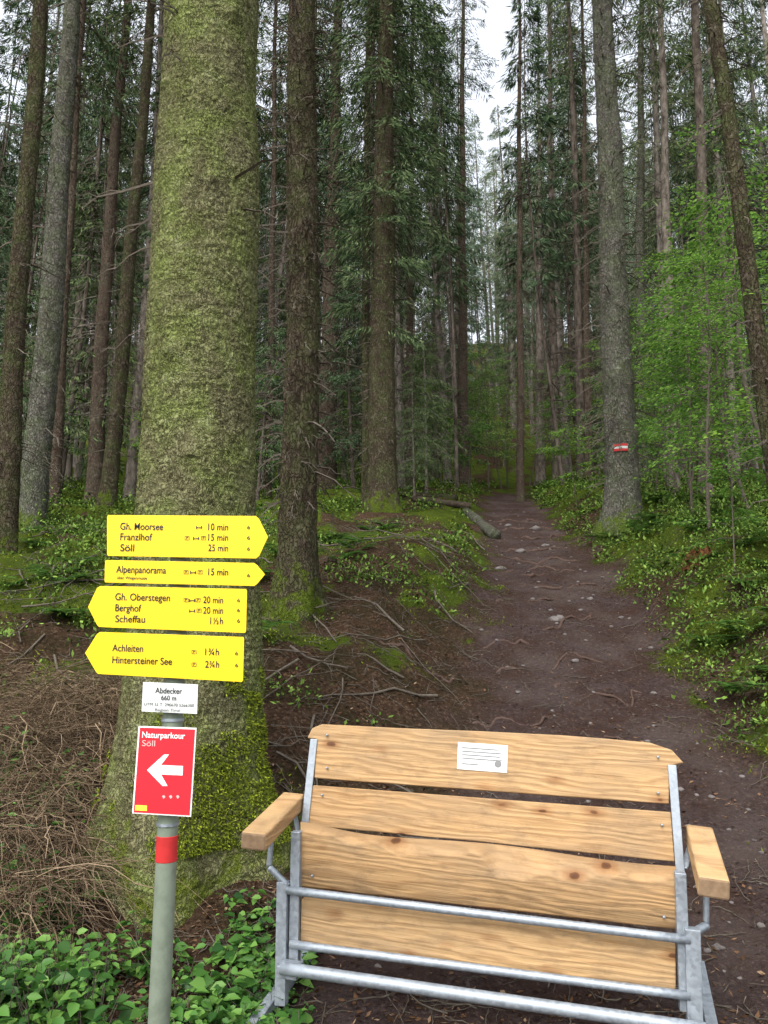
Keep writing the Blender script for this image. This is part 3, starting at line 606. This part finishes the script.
text('1¾h',205,655,14,6.8,K_); text('2¾h',205,667.5,14,6.8,K_); text('6',235,655,3,3.6,K_); text('6',235,667,3,3.6,K_)
def picto(u,v,kind=0):
    if kind==0:
        for q in ((u-2.4,v-4,u+2.4,v-3.6),(u-2.4,v-.4,u+2.4,v),(u-2.4,v-3.6,u-2.0,v-.4),(u+2.0,v-3.6,u+2.4,v-.4)):
            plate('pictogram',[(q[0],q[1]),(q[2],q[1]),(q[2],q[3]),(q[0],q[3])],M_black,DS-.002,.0005)
        text('P',u-1,v-.8,2.0,2.6,K_,D=DS-.0024)
    else:
        plate('pictogram',[(u-3,v-3.2),(u-2,v-3.2),(u-2,v-1.8),(u+2,v-1.8),(u+2,v-3.2),(u+3,v-3.2),(u+3,v),(u+2,v),(u+2,v-1),(u-2,v-1),(u-2,v),(u-3,v)],M_black,DS-.002,.0005)
for (u,v,k_) in [(199,529,1),(187,540,0),(196,540,1),(203.5,540,0),(186,574,0),(193,574,1),(200,574,0),(186,602,0),(192,602,1),(198,602,0),(192,612.5,1),(199,612.5,0),(194,654,0),(194,666.5,0)]: picto(u,v,k_)
text('Abdecker',155,693,27,5.6,K_,roll=-.03); text('660 m',161,700,15,4.8,K_,roll=-.03); text('UTM 33 T  290670 5266300',144,705.5,50,3,K_,roll=-.03,bold=0); text('Region Tirol',155,711,25,2.8,K_,roll=-.03,bold=0)
text('Naturparkour',142,737.5,43,6,M_wp,DS-.0035,-.03,.015); text('Söll',142,746,13,6,M_pink,DS-.0035,-.03,0)
for u in (162,169,176): plate('paw_mark',[(u,796),(u+2,795),(u+3.4,797),(u+1.5,799)],M_pink,DS-.003,.0006)
b=B(); p0=pt(182,520,2.86); p1=pt(158.5,1030,2.86); dpole=(p1-p0)/(p0.z-p1.z)
ptop=np.array(p0); pb=p0+dpole*(p0.z+.25); zs=np.linspace(0,1,20)
P=ptop[None]*(1-zs)[:,None]+np.array(pb)[None]*zs[:,None]; b.add(*tubes(np.concatenate([P[:1],P]),np.concatenate([[.001],np.full(20,.036)]),28),0)
obj('post',b.mesh('post'),[M_pole],sign,smooth=True)
def ringband(v0,v1,mat,nm,extra=.0012):
    a=p0+dpole*(p0.z-pt(165,v0,2.86).z); c=p0+dpole*(p0.z-pt(165,v1,2.86).z); e_=(c-a)*.02
    b=B(); b.add(*tubes(np.array([a,a+e_,c-e_,c]),np.array([.036,.036+extra,.036+extra,.036]),40),0); o=obj(nm,b.mesh(nm),[mat],sign,smooth=True)
    try: o.data.set_sharp_from_angle(angle=math.radians(35))
    except Exception: pass
ringband(835,861,M_band,'red_band')
ringband(718,721,M_galv,'clamp',.004); ringband(822,825,M_galv,'clamp',.004)
# ------------------------------------------------------------ bench
TL=pt(313,727,4.15); TR=pt(683,762,3.75); bxv=(TR-TL).normalized(); up=Vector((0,0,1)); bzv=(up-bxv*up.dot(bxv)).normalized(); byv=bzv.cross(bxv)
MB=Matrix(((bxv.x,byv.x,bzv.x,TL.x),(bxv.y,byv.y,bzv.y,TL.y),(bxv.z,byv.z,bzv.z,TL.z),(0,0,0,1))); MBi=MB.inverted()
bench=empty('park_bench',MB)
def bh(u,v,c,lean=0.):
    o_=MBi@Vector((0,0,CH)); d=MBi.to_3x3()@ray(u,v)
    k_=(c+lean*o_.z-o_.y)/(d.y-lean*d.z); return o_+d*k_
def board(name,pp,c,lean=0.,th=.04,bev=.006):
    o=poly(name,[bh(u,v,c,lean) for u,v in pp],th,[M_wood],bench,bev); return o
LN=.2; S=-.13
board('backrest_board',[(307,738),(312,728),(322,724),(400,728),(480,731),(560,735),(600,738),(650,742.5),(672,750),(684,763),(670,766),(669,804),(490,791),(314,778),(316,739)],-.03,LN)
board('backrest_board',[(312.5,785),(490,798.5),(671,812),(675,862),(490,843),(304,825)],-.03,LN)
board('seat_board',[(301,899),(490,921),(676,944),(676,990),(490,966),(300,943)],-.2+S,0,.04)
N=150; us=np.linspace(300.5,676,N); b=B(); rows=[]
for k_,uu in enumerate(us):
    f=(uu-300.5)/375.5; vt=825.5+ f*40+2*math.sin(f*9)+(-4*math.exp(-((f-.02)/.1)**2)); vb=886.5+43*f
    wv=float(fbm(np.array([f*15.]),np.array([2.]),2)[0]); w=9+ 12*math.exp(-((f-.6)/.3)**2)*(1+1.0*wv)+3*wv; w=max(4,w)
    col_=[bh(uu,vt+1.2,-.075+S),bh(uu,vt,-.095+S),bh(uu,vt+w*.75,-.17+S),bh(uu,vt+w,-.193+S),bh(uu,vt+w+3,-.197+S),bh(uu,(vt+vb)/2+8,-.187+S),bh(uu,vb-1.5,-.178+S),bh(uu,vb,-.172+S)]
    bk=bh(uu,vb,-.172+S); col_.append(Vector((bk.x,-.11+S,bk.z)))
    rows.append([tuple(c_) for c_ in col_])
V=np.array(rows).reshape(-1,3); kk=9; q=[]
for i_ in range(N-1):
    for j_ in range(kk): q.append([i_*kk+j_,i_*kk+(j_+1)%kk,(i_+1)*kk+(j_+1)%kk,(i_+1)*kk+j_])
b.add(V,q,0)
for e in (0,(N-1)*kk): b.add(V[e:e+9],[[0,1,2,8],[2,3,4,8],[4,5,6,8]],1)
obj('seat_board',b.mesh('seat_board'),[M_wood,M_end],bench)
def bar(name,a,c,w,d,mat=M_galv,bev=.003,end=None,wdir=None):
    a=Vector(a); c=Vector(c); t_=(c-a).normalized(); ref=Vector(wdir) if wdir else Vector((1,0,0))
    x_=(ref-t_*ref.dot(t_)).normalized(); y_=t_.cross(x_)
    V=[tuple(p+x_*sx*w/2+y_*sy*d/2) for p in (a,c) for sx,sy in ((-1,-1),(1,-1),(1,1),(-1,1))]
    me=bpy.data.meshes.new(name); me.from_pydata(V,[],[[3,2,1,0],[4,5,6,7],[0,1,5,4],[1,2,6,5],[2,3,7,6],[3,0,4,7]])
    o=obj(name,me,[mat] if end is None else [mat,end],bench)
    if end is not None: me.polygons[0].material_index=1; me.polygons[1].material_index=1
    md=o.modifiers.new('b','BEVEL'); md.width=bev; md.segments=2; return o
def rod(name,a,c,r):
    P=np.linspace(np.array(a),np.array(c),12); P=np.concatenate([P[:1],P,P[-1:]]); b=B(); b.add(*tubes(P,np.concatenate([[.001],np.full(12,r),[.001]]),16),0); return obj(name,b.mesh(name),[M_galv],bench,smooth=True)
bar('backrest_strap',bh(314,739,-.035,LN),bh(301,860,-.035,LN),.038,.008)
bar('backrest_strap',bh(672,765,-.035,LN),bh(683,905,-.035,LN),.038,.008)
bar('seat_post',bh(297,831,-.2+S),bh(294.5,968,-.2+S),.045,.045)
bar('seat_post',bh(680,872,-.2+S),bh(685,1010,-.2+S),.045,.045)
bar('frame_post',bh(283.5,881,-.22+S),bh(281.5,1004,-.22+S),.05,.05)
bar('frame_post',bh(692,928,-.22+S),bh(696,1075,-.22+S),.06,.05)
rod('seat_rail',bh(287,890,-.235+S),bh(690,940,-.235+S),.018)
rod('seat_rail',bh(290,944,-.235+S),bh(690,996,-.235+S),.018)
rod('front_rail',bh(281,968,-.33+S),bh(706,1030,-.33+S),.026)
bar('cross_plate',bh(280,968,-.28+S),bh(300,971,-.28+S),.05,.09,wdir=(0,0,1))
def arm(uf,vf,Df,un,vn_,Dn,w,h):
    a=MBi@pt(uf,vf,Df); c=MBi@pt(un,vn_,Dn); bar('armrest',a,c,w,h,M_wood,.01,M_end); return a,c
aL,cL=arm(294,800,4.12,253,842,3.55,.115,.075)
aR,cR=arm(699,834,3.74,714,889,3.22,.115,.08)
rod('arm_bracket',aL*.45+cL*.55+Vector((0,0,-.03)),aL*.45+cL*.55+Vector((0,0,-.20)),.013)
e=aL*.45+cL*.55+Vector((0,0,-.20)); rod('arm_bracket',e,bh(288,886,-.22+S),.015)
rod('arm_bracket',aL+Vector((0,0,-.03)),bh(303,860,-.1),.012)
e0=aR*.5+cR*.5; e=e0+Vector((0,0,-.26)); rod('arm_bracket',e0+Vector((0,0,-.03)),e,.013); rod('arm_bracket',e,bh(690,935,-.22+S),.017)
bar('arm_bracket',aR+Vector((-.03,0,-.04)),bh(684,868,-.12),.03,.01)
g0=pt(330,950,4.6); g1=pt(246,1036,3.65); W_=(TR-TL).length*1.05; sh=Vector((bxv.x,bxv.y,0)).normalized()*W_
for off in (Vector((0,0,0)),sh):
    h0=g0+off; h1=g1+off
    h0.z=float(H(h0.x,h0.y))+.04; h1.z=float(H(h1.x,h1.y))+.04; bar('base_skid',MBi@h0,MBi@h1,.06,.05,wdir=(0,0,1))
for (u,v,c,l) in [(327,735,-.04,LN),(327,768,-.04,LN),(658,757,-.04,LN),(658,793,-.04,LN),(322,795,-.04,LN),(662,825,-.04,LN),(312,876,-.19+S,0),(664,917,-.19+S,0)]:
    p=bh(u,v,c,l); P=np.array([p+Vector((0,.004,0)),p+Vector((0,-.003,0)),p+Vector((0,-.006,0)),p+Vector((0,-.0065,0))]); b=B(); b.add(*tubes(P,np.array([.006,.006,.004,.0005]),10),0); obj('bolt',b.mesh('bolt'),[M_galv],bench,smooth=True)
poly('plaque',[bh(u,v,-.034,LN) for u,v in [(458,742),(508,745.5),(507,773),(457,769)]],.003,[M_white],bench,.0005)
for q_,(v,w) in enumerate([(747,36),(750.5,39),(754,38),(757.5,40),(763,16)]):
    poly('plaque_line',[bh(u,v_,-.0362,LN) for u,v_ in [(462,v),(462+w,v+w*.07),(462+w,v+w*.07+.9),(462,v+.9)]],.0008,[M_gp],bench)
poly('plaque_line',[bh(498+3.5*math.cos(q*.52),764+3.5*math.sin(q*.52),-.0362,LN) for q in range(12)],.0008,[M_gp],bench)
# ------------------------------------------------------------ camera, light, sky
cam=bpy.data.cameras.new('camera'); co_=bpy.data.objects.new('camera',cam); sc.collection.objects.link(co_); co_.location=(0,0,CH); co_.rotation_euler=(math.pi/2+PITCH,0,0)
cam.sensor_fit='VERTICAL'; cam.sensor_height=24; cam.lens=F/1024*24; cam.clip_end=1000; cam.clip_start=.05; sc.camera=co_
w=bpy.data.worlds.new('World'); sc.world=w; w.use_nodes=True; nt=w.node_tree; bg=nt.nodes['Background']
sky=nt.nodes.new('ShaderNodeTexSky'); sky.sky_type='NISHITA'; sky.sun_disc=False; sky.sun_elevation=math.radians(52); sky.sun_rotation=math.radians(205); sky.air_density=1.2; sky.dust_density=4
hs_=nt.nodes.new('ShaderNodeHueSaturation'); hs_.inputs['Saturation'].default_value=.25; hs_.inputs['Value'].default_value=3.2
nt.links.new(sky.outputs[0],hs_.inputs['Color']); nt.links.new(hs_.outputs[0],bg.inputs[0]); bg.inputs[1].default_value=.15
sl=bpy.data.lights.new('sun','SUN'); sl.energy=.6; sl.angle=math.radians(25); sl.color=(1,.97,.92); so=bpy.data.objects.new('sun',sl); sc.collection.objects.link(so)
az=math.radians(205); el=math.radians(52); dv=Vector((math.sin(az)*math.cos(el),math.cos(az)*math.cos(el),math.sin(el)))
so.rotation_euler=dv.to_track_quat('Z','Y').to_euler()
sc.view_settings.view_transform='Standard'; sc.view_settings.look='None'; sc.view_settings.exposure=0
